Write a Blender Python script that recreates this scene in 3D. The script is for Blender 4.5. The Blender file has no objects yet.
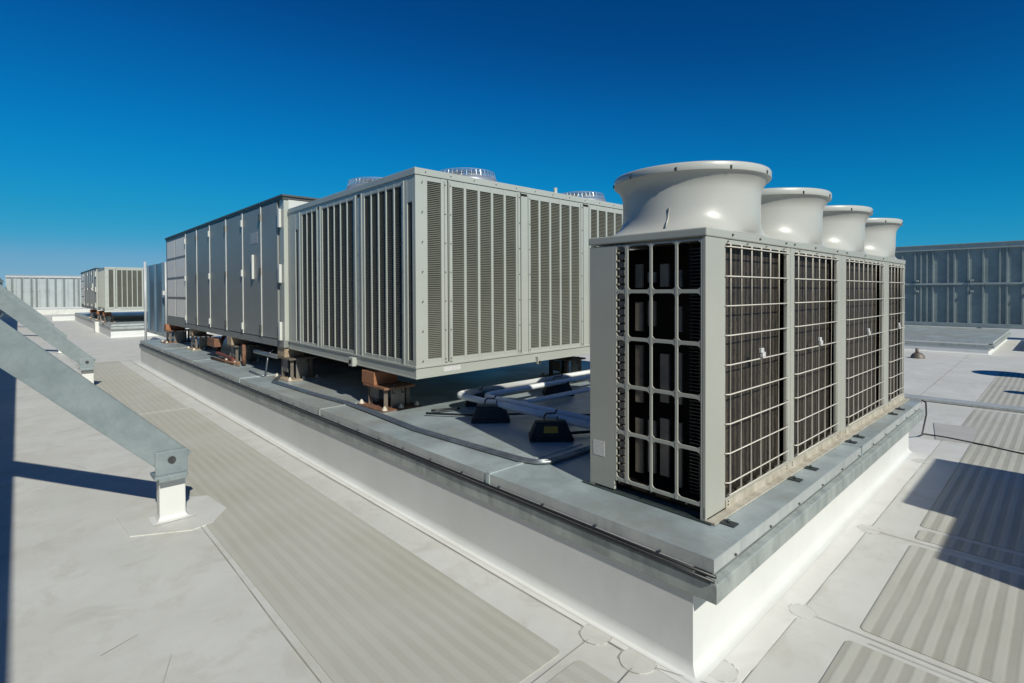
import bpy, bmesh, math, random
from math import sin, cos, pi, radians
from mathutils import Vector, Matrix
random.seed(7)
S = bpy.context.scene
COL = S.collection

# ------------------------------------------------------------------ materials
MATS = {}
def lin(c):
    return tuple(c) + (1.0,)
def mat(name, c1, c2=None, rough=0.5, metal=0.0, nscale=3.0, bump=0.0, bscale=60.0, spec=0.5,
        stain=None, sscale=1.2, samt=0.5, stretch=(1, 1, 1), dirt=None, coat=0.0, spangle=0.0, rvar=0.0, wave=None):
    if name in MATS: return MATS[name]
    m = bpy.data.materials.new(name); m.use_nodes = True
    nt = m.node_tree; N = nt.nodes; L = nt.links
    b = N['Principled BSDF']
    b.inputs['Roughness'].default_value = rough
    b.inputs['Metallic'].default_value = metal
    b.inputs['Specular IOR Level'].default_value = spec
    b.inputs['Coat Weight'].default_value = coat
    b.inputs['Coat Roughness'].default_value = 0.15
    geo = N.new('ShaderNodeNewGeometry')
    mp = N.new('ShaderNodeMapping'); mp.inputs['Scale'].default_value = stretch
    L.new(geo.outputs['Position'], mp.inputs['Vector'])
    c2 = c2 or tuple(x * 0.88 for x in c1)
    n = N.new('ShaderNodeTexNoise'); n.inputs['Scale'].default_value = nscale
    n.inputs['Detail'].default_value = 8; n.inputs['Roughness'].default_value = 0.62
    L.new(mp.outputs['Vector'], n.inputs['Vector'])
    mr = N.new('ShaderNodeMapRange'); mr.inputs['From Min'].default_value = 0.35; mr.inputs['From Max'].default_value = 0.65
    L.new(n.outputs['Fac'], mr.inputs['Value'])
    mx = N.new('ShaderNodeMix'); mx.data_type = 'RGBA'
    mx.inputs['A'].default_value = lin(c1); mx.inputs['B'].default_value = lin(c2)
    L.new(mr.outputs['Result'], mx.inputs['Factor'])
    out = mx.outputs['Result']
    if stain:
        n2 = N.new('ShaderNodeTexNoise'); n2.inputs['Scale'].default_value = sscale
        n2.inputs['Detail'].default_value = 10; n2.inputs['Roughness'].default_value = 0.7
        n2.inputs['Distortion'].default_value = 0.6
        L.new(mp.outputs['Vector'], n2.inputs['Vector'])
        m2 = N.new('ShaderNodeMapRange'); m2.inputs['From Min'].default_value = 0.5; m2.inputs['From Max'].default_value = 0.72
        m2.inputs['To Max'].default_value = samt
        L.new(n2.outputs['Fac'], m2.inputs['Value'])
        mx2 = N.new('ShaderNodeMix'); mx2.data_type = 'RGBA'
        L.new(out, mx2.inputs['A']); mx2.inputs['B'].default_value = lin(stain)
        L.new(m2.outputs['Result'], mx2.inputs['Factor']); out = mx2.outputs['Result']
    if dirt:
        n4 = N.new('ShaderNodeTexNoise'); n4.inputs['Scale'].default_value = 0.55; n4.inputs['Detail'].default_value = 12; n4.inputs['Roughness'].default_value = 0.75
        L.new(geo.outputs['Position'], n4.inputs['Vector'])
        m4 = N.new('ShaderNodeMapRange'); m4.inputs['From Min'].default_value = 0.48; m4.inputs['From Max'].default_value = 0.62; m4.inputs['To Max'].default_value = 0.6
        L.new(n4.outputs['Fac'], m4.inputs['Value'])
        mx4 = N.new('ShaderNodeMix'); mx4.data_type = 'RGBA'
        L.new(out, mx4.inputs['A']); mx4.inputs['B'].default_value = lin(dirt); L.new(m4.outputs['Result'], mx4.inputs['Factor']); out = mx4.outputs['Result']
    if spangle:
        v = N.new('ShaderNodeTexVoronoi'); v.inputs['Scale'].default_value = 55
        L.new(geo.outputs['Position'], v.inputs['Vector'])
        hs = N.new('ShaderNodeMix'); hs.data_type = 'RGBA'; hs.blend_type = 'MULTIPLY'
        hs.inputs['Factor'].default_value = spangle
        sp = N.new('ShaderNodeSeparateColor'); L.new(v.outputs['Color'], sp.inputs['Color'])
        cb = N.new('ShaderNodeCombineColor')
        for k in ('Red', 'Green', 'Blue'): L.new(sp.outputs['Red'], cb.inputs[k])
        L.new(out, hs.inputs['A']); L.new(cb.outputs['Color'], hs.inputs['B']); out = hs.outputs['Result']
    if wave:   # (axis, period, dark colour, jitter, sharp)
        ax, per, dark, jit = wave
        w = N.new('ShaderNodeTexWave'); w.wave_type = 'BANDS'; w.bands_direction = ax
        w.inputs['Scale'].default_value = (2 * pi) / per / 20.0
        w.inputs['Distortion'].default_value = jit; w.inputs['Detail'].default_value = 2
        w.inputs['Detail Scale'].default_value = 6
        L.new(geo.outputs['Position'], w.inputs['Vector'])
        mx3 = N.new('ShaderNodeMix'); mx3.data_type = 'RGBA'
        mw = N.new('ShaderNodeMapRange'); mw.inputs['From Min'].default_value = 0.25; mw.inputs['From Max'].default_value = 0.75
        L.new(w.outputs['Fac'], mw.inputs['Value'])
        mx3.inputs['A'].default_value = lin(dark); L.new(out, mx3.inputs['B'])
        L.new(mw.outputs['Result'], mx3.inputs['Factor']); out = mx3.outputs['Result']
    L.new(out, b.inputs['Base Color'])
    if rvar:
        rr = N.new('ShaderNodeMapRange'); rr.inputs['To Min'].default_value = max(0.03, rough - rvar); rr.inputs['To Max'].default_value = rough + rvar
        L.new(n.outputs['Fac'], rr.inputs['Value']); L.new(rr.outputs['Result'], b.inputs['Roughness'])
    if bump:
        nb = N.new('ShaderNodeTexNoise'); nb.inputs['Scale'].default_value = bscale; nb.inputs['Detail'].default_value = 5
        L.new(mp.outputs['Vector'], nb.inputs['Vector'])
        bp = N.new('ShaderNodeBump'); bp.inputs['Strength'].default_value = bump; bp.inputs['Distance'].default_value = 0.01
        L.new(nb.outputs['Fac'], bp.inputs['Height']); L.new(bp.outputs['Normal'], b.inputs['Normal'])
    MATS[name] = m
    return m

M_ROOF = mat('membrane', (0.62, 0.62, 0.59), (0.55, 0.55, 0.515), rough=0.6, nscale=1.4, bump=0.25, bscale=7, stain=(0.44, 0.42, 0.365), sscale=3.4, samt=0.7, dirt=(0.53, 0.52, 0.475))
M_CLEAN = mat('clean membrane', (0.72, 0.715, 0.69), (0.66, 0.65, 0.62), rough=0.55, nscale=1.6, bump=0.12, bscale=8, stain=(0.45, 0.43, 0.38), sscale=3.0, samt=0.4)
M_WHITE = mat('white membrane', (0.67, 0.68, 0.665), (0.62, 0.63, 0.61), rough=0.5, nscale=2.0, bump=0.3, bscale=5, stain=(0.6, 0.58, 0.52), sscale=3.5, samt=0.25)
M_SEAM = mat('seam dirt', (0.26, 0.25, 0.225), (0.46, 0.45, 0.41), rough=0.8, nscale=4)
M_GALV = mat('galvanised top', (0.48, 0.55, 0.56), (0.25, 0.31, 0.325), rough=0.40, metal=0.25, nscale=2.2, bump=0.05, bscale=5, stain=(0.50, 0.56, 0.58), sscale=3.2, samt=0.55, rvar=0.12, dirt=(0.40, 0.38, 0.33))
M_GALV2 = mat('galvanised flashing', (0.52, 0.545, 0.53), (0.42, 0.45, 0.445), rough=0.45, metal=0.2, nscale=5, bump=0.05, bscale=6, stain=(0.22, 0.24, 0.25), sscale=6, samt=0.5, rvar=0.1, stretch=(1, 1, 0.4))
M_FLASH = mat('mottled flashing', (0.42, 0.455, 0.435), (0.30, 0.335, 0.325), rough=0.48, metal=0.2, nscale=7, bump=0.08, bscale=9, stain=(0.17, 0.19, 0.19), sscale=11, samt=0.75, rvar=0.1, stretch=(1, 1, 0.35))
M_RECESS = mat('recess shade metal', (0.20, 0.215, 0.21), (0.13, 0.145, 0.145), rough=0.6, metal=0.2, nscale=6)
M_STEEL = mat('galvanised beam', (0.32, 0.37, 0.38), (0.24, 0.29, 0.30), rough=0.42, metal=0.35, nscale=5, bump=0.02, bscale=10, stain=(0.20, 0.235, 0.245), sscale=9, samt=0.6, spangle=0.05, rvar=0.1)
M_CREAM = mat('cream paint', (0.40, 0.405, 0.355), (0.375, 0.38, 0.335), rough=0.36, nscale=2.5, bump=0.02, bscale=10, stain=(0.42, 0.41, 0.35), sscale=5, samt=0.2)
M_COWL = mat('cowl plastic', (0.47, 0.47, 0.43), (0.445, 0.445, 0.405), rough=0.34, nscale=3, stain=(0.5, 0.49, 0.44), sscale=4, samt=0.15)
M_SKIRT = mat('dirty cream', (0.50, 0.47, 0.40), (0.36, 0.33, 0.26), rough=0.6, nscale=12, stain=(0.22, 0.17, 0.11), sscale=16, samt=0.6)
M_WIRE = mat('cream wire', (0.70, 0.66, 0.58), rough=0.35)
M_COIL = mat('coil fins', (0.072, 0.056, 0.040), (0.042, 0.034, 0.025), rough=0.6, metal=0.1, nscale=5, stain=(0.085, 0.068, 0.05), sscale=4, samt=0.5, stretch=(1, 1, .35), wave=('X', 0.052, (0.014, 0.012, 0.010), 2.0))
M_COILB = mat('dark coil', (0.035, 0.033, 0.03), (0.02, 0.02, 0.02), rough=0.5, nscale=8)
M_FIN = mat('coil edge', (0.12, 0.12, 0.11), (0.07, 0.07, 0.07), rough=0.35, metal=0.6, nscale=30)
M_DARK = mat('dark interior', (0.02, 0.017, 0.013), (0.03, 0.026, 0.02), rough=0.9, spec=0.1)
M_INNER = mat('inner steel', (0.22, 0.19, 0.155), (0.13, 0.115, 0.095), rough=0.5, nscale=6)
M_GREY = mat('grey paint', (0.425, 0.445, 0.405), (0.395, 0.415, 0.375), rough=0.38, nscale=2.5, bump=0.02, bscale=8, stain=(0.40, 0.41, 0.37), sscale=4, samt=0.3)
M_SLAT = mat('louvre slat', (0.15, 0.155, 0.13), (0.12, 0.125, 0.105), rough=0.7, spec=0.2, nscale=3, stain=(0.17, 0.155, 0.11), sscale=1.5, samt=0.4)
M_AHU = mat('air handler panel', (0.25, 0.265, 0.255), (0.22, 0.235, 0.225), rough=0.42, metal=0.0, nscale=0.7, bump=0.0, bscale=2.2, stain=(0.22, 0.24, 0.245), sscale=1.2, samt=0.4, rvar=0.08)
M_EDGE = mat('panel edge', (0.60, 0.61, 0.58), rough=0.4)
M_FILT = mat('intake filter', (0.85, 0.83, 0.77), (0.78, 0.76, 0.70), rough=0.7, nscale=6)
M_RUST = mat('rusty steel', (0.22, 0.10, 0.055), (0.12, 0.065, 0.045), rough=0.75, nscale=14, bump=0.15, bscale=40, stain=(0.36, 0.19, 0.09), sscale=9, samt=0.7)
M_OLD = mat('weathered steel', (0.19, 0.17, 0.145), (0.12, 0.105, 0.09), rough=0.6, metal=0.3, nscale=12, stain=(0.24, 0.13, 0.08), sscale=8, samt=0.7)
M_BLOCK = mat('tan block', (0.42, 0.34, 0.24), (0.30, 0.22, 0.15), rough=0.8, nscale=14, bump=0.15, bscale=50)
M_ORANGE = mat('orange block', (0.40, 0.18, 0.09), (0.27, 0.12, 0.065), rough=0.8, nscale=12, bump=0.15, bscale=50, stretch=(1, 4, 6))
M_RUBBER = mat('black rubber', (0.016, 0.016, 0.017), (0.028, 0.028, 0.028), rough=0.65, nscale=20, bump=0.15, bscale=80)
M_CABLE = mat('black cable', (0.02, 0.022, 0.024), rough=0.4)
M_EMT = mat('conduit', (0.38, 0.41, 0.42), (0.26, 0.28, 0.29), rough=0.35, metal=0.8, nscale=15)
M_PIPE = mat('white pipe jacket', (0.82, 0.83, 0.83), (0.76, 0.77, 0.77), rough=0.35, nscale=10)
M_YEL = mat('yellow sticker', (0.62, 0.36, 0.03), rough=0.5)
M_STICK = mat('white sticker', (0.68, 0.68, 0.66), (0.45, 0.45, 0.44), rough=0.5, nscale=60, stretch=(1, 1, 4))
M_BOLT = mat('bolt steel', (0.16, 0.16, 0.16), (0.09, 0.09, 0.09), rough=0.4, metal=0.8)
M_SCREW = mat('screw head', (0.10, 0.10, 0.095), rough=0.5, metal=0.5)
M_SEAL = mat('sealant', (0.62, 0.58, 0.50), (0.48, 0.42, 0.33), rough=0.6, nscale=30)
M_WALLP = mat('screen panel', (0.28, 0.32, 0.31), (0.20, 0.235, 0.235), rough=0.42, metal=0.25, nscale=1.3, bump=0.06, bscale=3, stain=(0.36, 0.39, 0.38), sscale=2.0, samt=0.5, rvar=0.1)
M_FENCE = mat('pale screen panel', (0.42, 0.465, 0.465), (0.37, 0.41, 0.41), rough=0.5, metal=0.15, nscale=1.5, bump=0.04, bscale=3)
M_BLUE = mat('blue grey panel', (0.16, 0.24, 0.31), (0.12, 0.19, 0.26), rough=0.3, metal=0.5, nscale=1.2)
M_GROUND = mat('far ground', (0.12, 0.11, 0.09), (0.06, 0.075, 0.04), rough=0.9, nscale=0.05)
M_GUARD = mat('guard wire', (0.62, 0.66, 0.70), rough=0.3, metal=0.7)
M_RED = mat('red primer pipe', (0.20, 0.055, 0.04), (0.12, 0.05, 0.04), rough=0.6, nscale=10)

def pad_mat(name, axis, amt=1.0):
    m = bpy.data.materials.new(name); m.use_nodes = True
    nt = m.node_tree; N = nt.nodes; L = nt.links; b = N['Principled BSDF']
    b.inputs['Roughness'].default_value = 0.75
    geo = N.new('ShaderNodeNewGeometry'); sep = N.new('ShaderNodeSeparateXYZ'); L.new(geo.outputs['Position'], sep.inputs['Vector'])
    nz = N.new('ShaderNodeTexNoise'); nz.inputs['Scale'].default_value = 5; nz.inputs['Detail'].default_value = 4
    L.new(geo.outputs['Position'], nz.inputs['Vector'])
    # zig-zag tread: long bands with a small chevron wobble
    al = sep.outputs['Y'] if axis == 'X' else sep.outputs['X']     # along the pad
    ac = sep.outputs['X'] if axis == 'X' else sep.outputs['Y']     # across the pad
    tri = N.new('ShaderNodeMath'); tri.operation = 'PINGPONG'; L.new(al, tri.inputs[0]); tri.inputs[1].default_value = 0.011
    sc = N.new('ShaderNodeMath'); sc.operation = 'MULTIPLY_ADD'; L.new(tri.outputs[0], sc.inputs[0]); sc.inputs[1].default_value = 0.28; L.new(ac, sc.inputs[2])
    ng = N.new('ShaderNodeMath'); ng.operation = 'MULTIPLY_ADD'; L.new(nz.outputs['Fac'], ng.inputs[0]); ng.inputs[1].default_value = 0.008; L.new(sc.outputs[0], ng.inputs[2])
    fr = N.new('ShaderNodeMath'); fr.operation = 'PINGPONG'; L.new(ng.outputs[0], fr.inputs[0]); fr.inputs[1].default_value = 0.039
    mr = N.new('ShaderNodeMapRange'); mr.inputs['From Min'].default_value = 0.014; mr.inputs['From Max'].default_value = 0.026
    L.new(fr.outputs[0], mr.inputs['Value'])
    big = N.new('ShaderNodeTexNoise'); big.inputs['Scale'].default_value = 1.3; big.inputs['Detail'].default_value = 8; L.new(geo.outputs['Position'], big.inputs['Vector'])
    br = N.new('ShaderNodeMapRange'); br.inputs['From Min'].default_value = 0.35; br.inputs['From Max'].default_value = 0.65; L.new(big.outputs['Fac'], br.inputs['Value'])
    a = N.new('ShaderNodeMix'); a.data_type = 'RGBA'; a.inputs['A'].default_value = lin((0.40, 0.39, 0.33)); a.inputs['B'].default_value = lin((0.45, 0.445, 0.40)); L.new(br.outputs['Result'], a.inputs['Factor'])
    c = N.new('ShaderNodeMix'); c.data_type = 'RGBA'; c.inputs['A'].default_value = lin((0.46, 0.455, 0.395)); c.inputs['B'].default_value = lin((0.49, 0.485, 0.44)); L.new(br.outputs['Result'], c.inputs['Factor'])
    d = N.new('ShaderNodeMix'); d.data_type = 'RGBA'; mv = N.new('ShaderNodeTexNoise'); mv.inputs['Scale'].default_value = 2.2; mv.inputs['Detail'].default_value = 3; L.new(geo.outputs['Position'], mv.inputs['Vector'])
    mm = N.new('ShaderNodeMapRange'); mm.inputs['From Min'].default_value = 0.35; mm.inputs['From Max'].default_value = 0.65; mm.inputs['To Min'].default_value = 0.35 * amt; mm.inputs['To Max'].default_value = amt
    L.new(mv.outputs['Fac'], mm.inputs['Value'])
    mf = N.new('ShaderNodeMath'); mf.operation = 'MULTIPLY_ADD'; mh = N.new('ShaderNodeMath'); mh.operation = 'SUBTRACT'; mh.inputs[1].default_value = 0.5
    L.new(mr.outputs['Result'], mh.inputs[0]); L.new(mh.outputs[0], mf.inputs[0]); L.new(mm.outputs['Result'], mf.inputs[1]); mf.inputs[2].default_value = 0.5
    L.new(mf.outputs[0], d.inputs['Factor']); L.new(a.outputs['Result'], d.inputs['A']); L.new(c.outputs['Result'], d.inputs['B'])
    if axis == 'Y':
        for q, kk in ((a, .84), (c, .97)):
            for i_ in ('A', 'B'): q.inputs[i_].default_value = lin(tuple(v * kk for v in q.inputs[i_].default_value[:3]))
    L.new(d.outputs['Result'], b.inputs['Base Color'])
    bp = N.new('ShaderNodeBump'); bp.inputs['Strength'].default_value = 0.35; bp.inputs['Distance'].default_value = 0.004
    L.new(mr.outputs['Result'], bp.inputs['Height']); L.new(bp.outputs['Normal'], b.inputs['Normal'])
    return m
M_PADY = pad_mat('tread pad lengthwise', 'X', 0.8)
M_PADX = pad_mat('tread pad crosswise', 'Y', 1.4)

# ------------------------------------------------------------------ mesh helpers
class MB:
    def __init__(self): self.bm = bmesh.new()
    def box(self, x0, x1, y0, y1, z0, z1):
        if x0 > x1: x0, x1 = x1, x0
        if y0 > y1: y0, y1 = y1, y0
        if z0 > z1: z0, z1 = z1, z0
        v = [self.bm.verts.new((x, y, z)) for z in (z0, z1) for y in (y0, y1) for x in (x0, x1)]
        for f in ((0, 2, 3, 1), (4, 5, 7, 6), (0, 1, 5, 4), (2, 6, 7, 3), (0, 4, 6, 2), (1, 3, 7, 5)):
            self.bm.faces.new([v[i] for i in f])
        return self
    def hexa(self, P):   # 8 points: bottom 4 ccw, top 4 ccw
        v = [self.bm.verts.new(p) for p in P]
        for f in ((3, 2, 1, 0), (4, 5, 6, 7), (0, 1, 5, 4), (1, 2, 6, 5), (2, 3, 7, 6), (3, 0, 4, 7)):
            self.bm.faces.new([v[i] for i in f])
        return self
    def quad(self, *P):
        self.bm.faces.new([self.bm.verts.new(p) for p in P]); return self
    def prism(self, pts, d):   # polygon (3-D points) extruded by vector d
        d = Vector(d); a = [self.bm.verts.new(p) for p in pts]; b = [self.bm.verts.new(Vector(p) + d) for p in pts]
        n = len(pts)
        self.bm.faces.new(a); self.bm.faces.new(b[::-1])
        for i in range(n): self.bm.faces.new((a[i], b[i], b[(i + 1) % n], a[(i + 1) % n]))
        return self
    def sweep(self, prof, path, smooth=False):   # prof: list of (o,z); path: list of functions/points giving offset dir; open strip
        rows = []
        for (px, py, ox, oy) in path:
            rows.append([self.bm.verts.new((px + ox * o, py + oy * o, z)) for o, z in prof])
        for a, b in zip(rows, rows[1:]):
            for i in range(len(prof) - 1):
                f = self.bm.faces.new((a[i], b[i], b[i + 1], a[i + 1])); f.smooth = smooth
        return self
    def tube(self, pts, r, n=10, cap=True):
        pts = [Vector(p) for p in pts]; rings = []
        up = Vector((0, 0, 1))
        for i, p in enumerate(pts):
            if i == 0: t = pts[1] - p
            elif i == len(pts) - 1: t = p - pts[i - 1]
            else: t = (pts[i + 1] - p).normalized() + (p - pts[i - 1]).normalized()
            t.normalize()
            a = t.cross(up if abs(t.z) < 0.95 else Vector((1, 0, 0))).normalized(); b = t.cross(a).normalized()
            rings.append([self.bm.verts.new(p + (a * cos(k * 2 * pi / n) + b * sin(k * 2 * pi / n)) * r) for k in range(n)])
        for A, B in zip(rings, rings[1:]):
            for k in range(n):
                f = self.bm.faces.new((A[k], A[(k + 1) % n], B[(k + 1) % n], B[k])); f.smooth = n > 5
        if cap:
            self.bm.faces.new(rings[0][::-1]); self.bm.faces.new(rings[-1])
        return self
    def disc(self, c, r, h, n=24):
        return self.tube([c, (c[0], c[1], c[2] + h)], r, n)
    def loft(self, rings, close=True, cap0=False, cap1=False, smooth=True):
        R = [[self.bm.verts.new(p) for p in ring] for ring in rings]; n = len(R[0])
        for A, B in zip(R, R[1:]):
            for k in range(n if close else n - 1):
                f = self.bm.faces.new((A[k], A[(k + 1) % n], B[(k + 1) % n], B[k])); f.smooth = smooth
        if cap0: self.bm.faces.new(R[0][::-1])
        if cap1: self.bm.faces.new(R[-1])
        return self
    def parts(self, name, m, parent=None, **k):
        """every loose piece becomes an object of its own"""
        bm = self.bm; bm.verts.index_update(); seen = set(); out = []
        for v0 in list(bm.verts):
            if v0 in seen: continue
            st = [v0]; comp = set([v0])
            while st:
                v = st.pop()
                for e in v.link_edges:
                    w_ = e.other_vert(v)
                    if w_ not in comp: comp.add(w_); st.append(w_)
            seen |= comp
            n = MB(); mp = {v: n.bm.verts.new(v.co) for v in comp}
            fs = set(f for v in comp for f in v.link_faces)
            for f in sorted(fs, key=lambda f: f.index):
                g = n.bm.faces.new([mp[v] for v in f.verts]); g.smooth = f.smooth
            out.append(n.build(name, m, parent, **k))
        bm.free(); return out
    def build(self, name, m, parent=None, bevel=0, warp=None, seg=2, tri=True):
        bm = self.bm
        bmesh.ops.recalc_face_normals(bm, faces=bm.faces[:])
        if warp:
            for v in bm.verts: v.co = warp(v.co)
        me = bpy.data.meshes.new(name); bm.to_mesh(me); bm.free()
        me.materials.append(m)
        o = bpy.data.objects.new(name, me); COL.objects.link(o)
        if parent: 
            o.parent = parent
            o.matrix_parent_inverse = Matrix.Identity(4)
            base = root_loc(parent)
            me.transform(Matrix.Translation(-base))
        if bevel:
            b = o.modifiers.new('bevel', 'BEVEL'); b.width = bevel; b.segments = seg; b.limit_method = 'ANGLE'; b.angle_limit = radians(40)
        return o
def root_loc(o):
    l = Vector((0, 0, 0))
    while o: l += o.location; o = o.parent
    return l
def tag(o, label=None, cat=None, group=None, kind=None):
    if label: o['label'] = label
    if cat: o['category'] = cat
    if group: o['group'] = group
    if kind: o['kind'] = kind
    return o
def thing(name, loc, label, cat, group=None):
    o = bpy.data.objects.new(name, None); COL.objects.link(o); o.location = loc
    o.empty_display_size = 0.2
    return tag(o, label, cat, group)
def copy_tree(o, parent=None):
    c = o.copy(); COL.objects.link(c); c.parent = parent
    for ch in list(o.children): copy_tree(ch, c)
    return c
def struct(name, mb, m, **k): return tag(mb.build(name, m, **k), kind='structure')

# ------------------------------------------------------------------ roof
b = MB()
b.box(-9, 32, -30, 66, -0.4, 0)
struct('roof', b, M_ROOF)
b = MB(); b.quad((-3000, -3000, -9), (3000, -3000, -9), (3000, 3000, -9), (-3000, 3000, -9))
struct('ground', b, M_GROUND)

# heat-welded seams: a thin lapped edge with its dirt line
sd = MB(); lap = MB()
def seam(x0, y0, x1, y1, w=0.006, lw=0.0):
    d = Vector((x1 - x0, y1 - y0, 0)); n = Vector((-d.y, d.x, 0)).normalized()
    k = max(1, int(d.length / 0.35)); pr = None
    for i in range(k + 1):
        p = Vector((x0, y0, 0)) + d * i / k + n * random.uniform(-0.004, 0.004)
        ww = w * random.uniform(0.5, 1.1)
        a = (p.x + n.x * ww / 2, p.y + n.y * ww / 2, 0.006); c = (p.x - n.x * ww / 2, p.y - n.y * ww / 2, 0.006)
        if pr: sd.quad(pr[0], pr[1], c, a)
        pr = (a, c)
seam(2.0, 1.62, 1.97, 16, 0.008); seam(2.0, 1.47, 2.0, 1.38, 0.009); seam(2.01, 1.22, 2.12, 0.92)
seam(0.905, -2, 0.915, 4.28, 0.007); seam(0.935, 4.9, 0.93, 30, 0.006)
seam(1.94, 1.54, 0.93, 1.52, 0.005); seam(1.93, 1.29, 1.2, 1.22, 0.005)
seam(2.98, 0.92, 4.18, 0.92, 0.006); seam(4.33, 0.92, 7.5, 0.92, 0.005); seam(2.12, 0.92, 2.83, 0.92, 0.005)
seam(2.91, 0.86, 2.91, -2, 0.007); seam(2.865, 0.62, 2.865, -2, 0.004); seam(4.25, 0.86, 4.25, -2, 0.006); seam(4.52, 0.66, 4.52, -2, 0.004)
seam(12.2, -3, 12.2, 3, 0.012); seam(7.2, 1.5, 24, 1.8, 0.01)
for (x, y, a, l) in ((0.45, 6.3, 1.9, .35), (0.25, 3.0, .4, .16), (0.42, 2.6, 1.2, .2), (0.6, 2.2, 2.6, .12), (3.6, -.1, .7, .3), (1.35, 5.6, 1.2, .2)): seam(x, y, x + l * cos(a), y + l * sin(a), 0.0025)
for y in (9.5, 21.6): seam(-0.6, y, 2.1, y + 0.02, 0.008)
struct('roof_seams', sd, M_SEAM)

# membrane flashing strip (cleaner sheet welded round the curb) and round cover patches
b = MB()
b.box(2.005, 2.3, 0.93, 15.6, 0.0, 0.0035); b.box(2.3, 7.3, 0.925, 1.2, 0.0, 0.0035)
struct('flashing_strip', b, M_CLEAN)
sd = MB(); pt = MB()
for (x, y, r) in ((2.0, 1.54, 0.075), (1.99, 1.30, 0.08), (2.2, 1.02, 0.07), (2.91, 0.92, 0.06), (4.25, 0.92, 0.07), (6.3, 0.95, 0.07)):
    pt.disc((x, y, 0.0005), r, 0.0035, 28)
    ring = []
    for k in range(29):
        a = k / 28 * 2 * pi
        ring.append((x + (r + .001) * cos(a), y + (r + .001) * sin(a)))
    for k in range(28):
        if random.random() < 0.55:
            w = random.uniform(0.0015, 0.004)
            (ax, ay), (bx, by) = ring[k], ring[k + 1]
            sc = 1 + w / r
            sd.quad((ax, ay, 0.0050), (bx, by, 0.0050), (x + (bx - x) * sc, y + (by - y) * sc, 0.0050), (x + (ax - x) * sc, y + (ay - y) * sc, 0.0050))
struct('membrane_patches', pt, M_ROOF)
struct('patch_seams', sd, M_SEAM)
b = MB(); b.prism([(7.35, 0.98, 0), (8.25, 1.12, 0), (8.3, 0.72, 0), (7.4, 0.68, 0)], (0, 0, 0.0058))  # thin flat sheet in a darker grey than the roof
struct('grey_patch', b, mat('grey patch tone', (0.44, 0.435, 0.41), rough=0.7))
b = MB()
b.prism([(0.50, 4.78, 0), (0.53, 4.34, 0), (0.86, 4.16, 0), (1.0, 4.2, 0), (1.14, 4.4, 0), (1.1, 4.78, 0), (0.9, 4.9, 0)], (0, 0, 0.0065))
struct('post_patch', b, M_ROOF)

# tread walkways
def pad(x0, x1, y0, y1, m, r=0.03):
    b = MB(); P = []
    for (cx, cy, a0) in ((x1 - r, y1 - r, 0), (x0 + r, y1 - r, 90), (x0 + r, y0 + r, 180), (x1 - r, y0 + r, 270)):
        for k in range(5):
            a = radians(a0 + k * 22.5); P.append((cx + r * cos(a), cy + r * sin(a), 0.001))
    b.prism(P, (0, 0, 0.003)); return b.build('walkway', m)
for i, (x0, x1, y0, y1) in enumerate(((0.95, 1.79, 1.57, 8.6), (0.95, 1.76, 8.66, 15.9), (0.95, 1.81, -3, 1.49))):
    tag(pad(x0, x1, y0, y1, M_PADY), kind='structure')
for (x0, x1, y0, y1) in ((-0.4, 2.83, -1.2, 0.70), (2.96, 4.19, -1.2, 0.68), (4.31, 4.5, -1.2, 0.68), (4.56, 7.4, -1.2, 0.69), (7.46, 9.6, -1.2, 0.86), (9.7, 14.4, -1.2, 0.9)):
    tag(pad(x0, x1, y0, y1, M_PADX), kind='structure')

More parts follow.
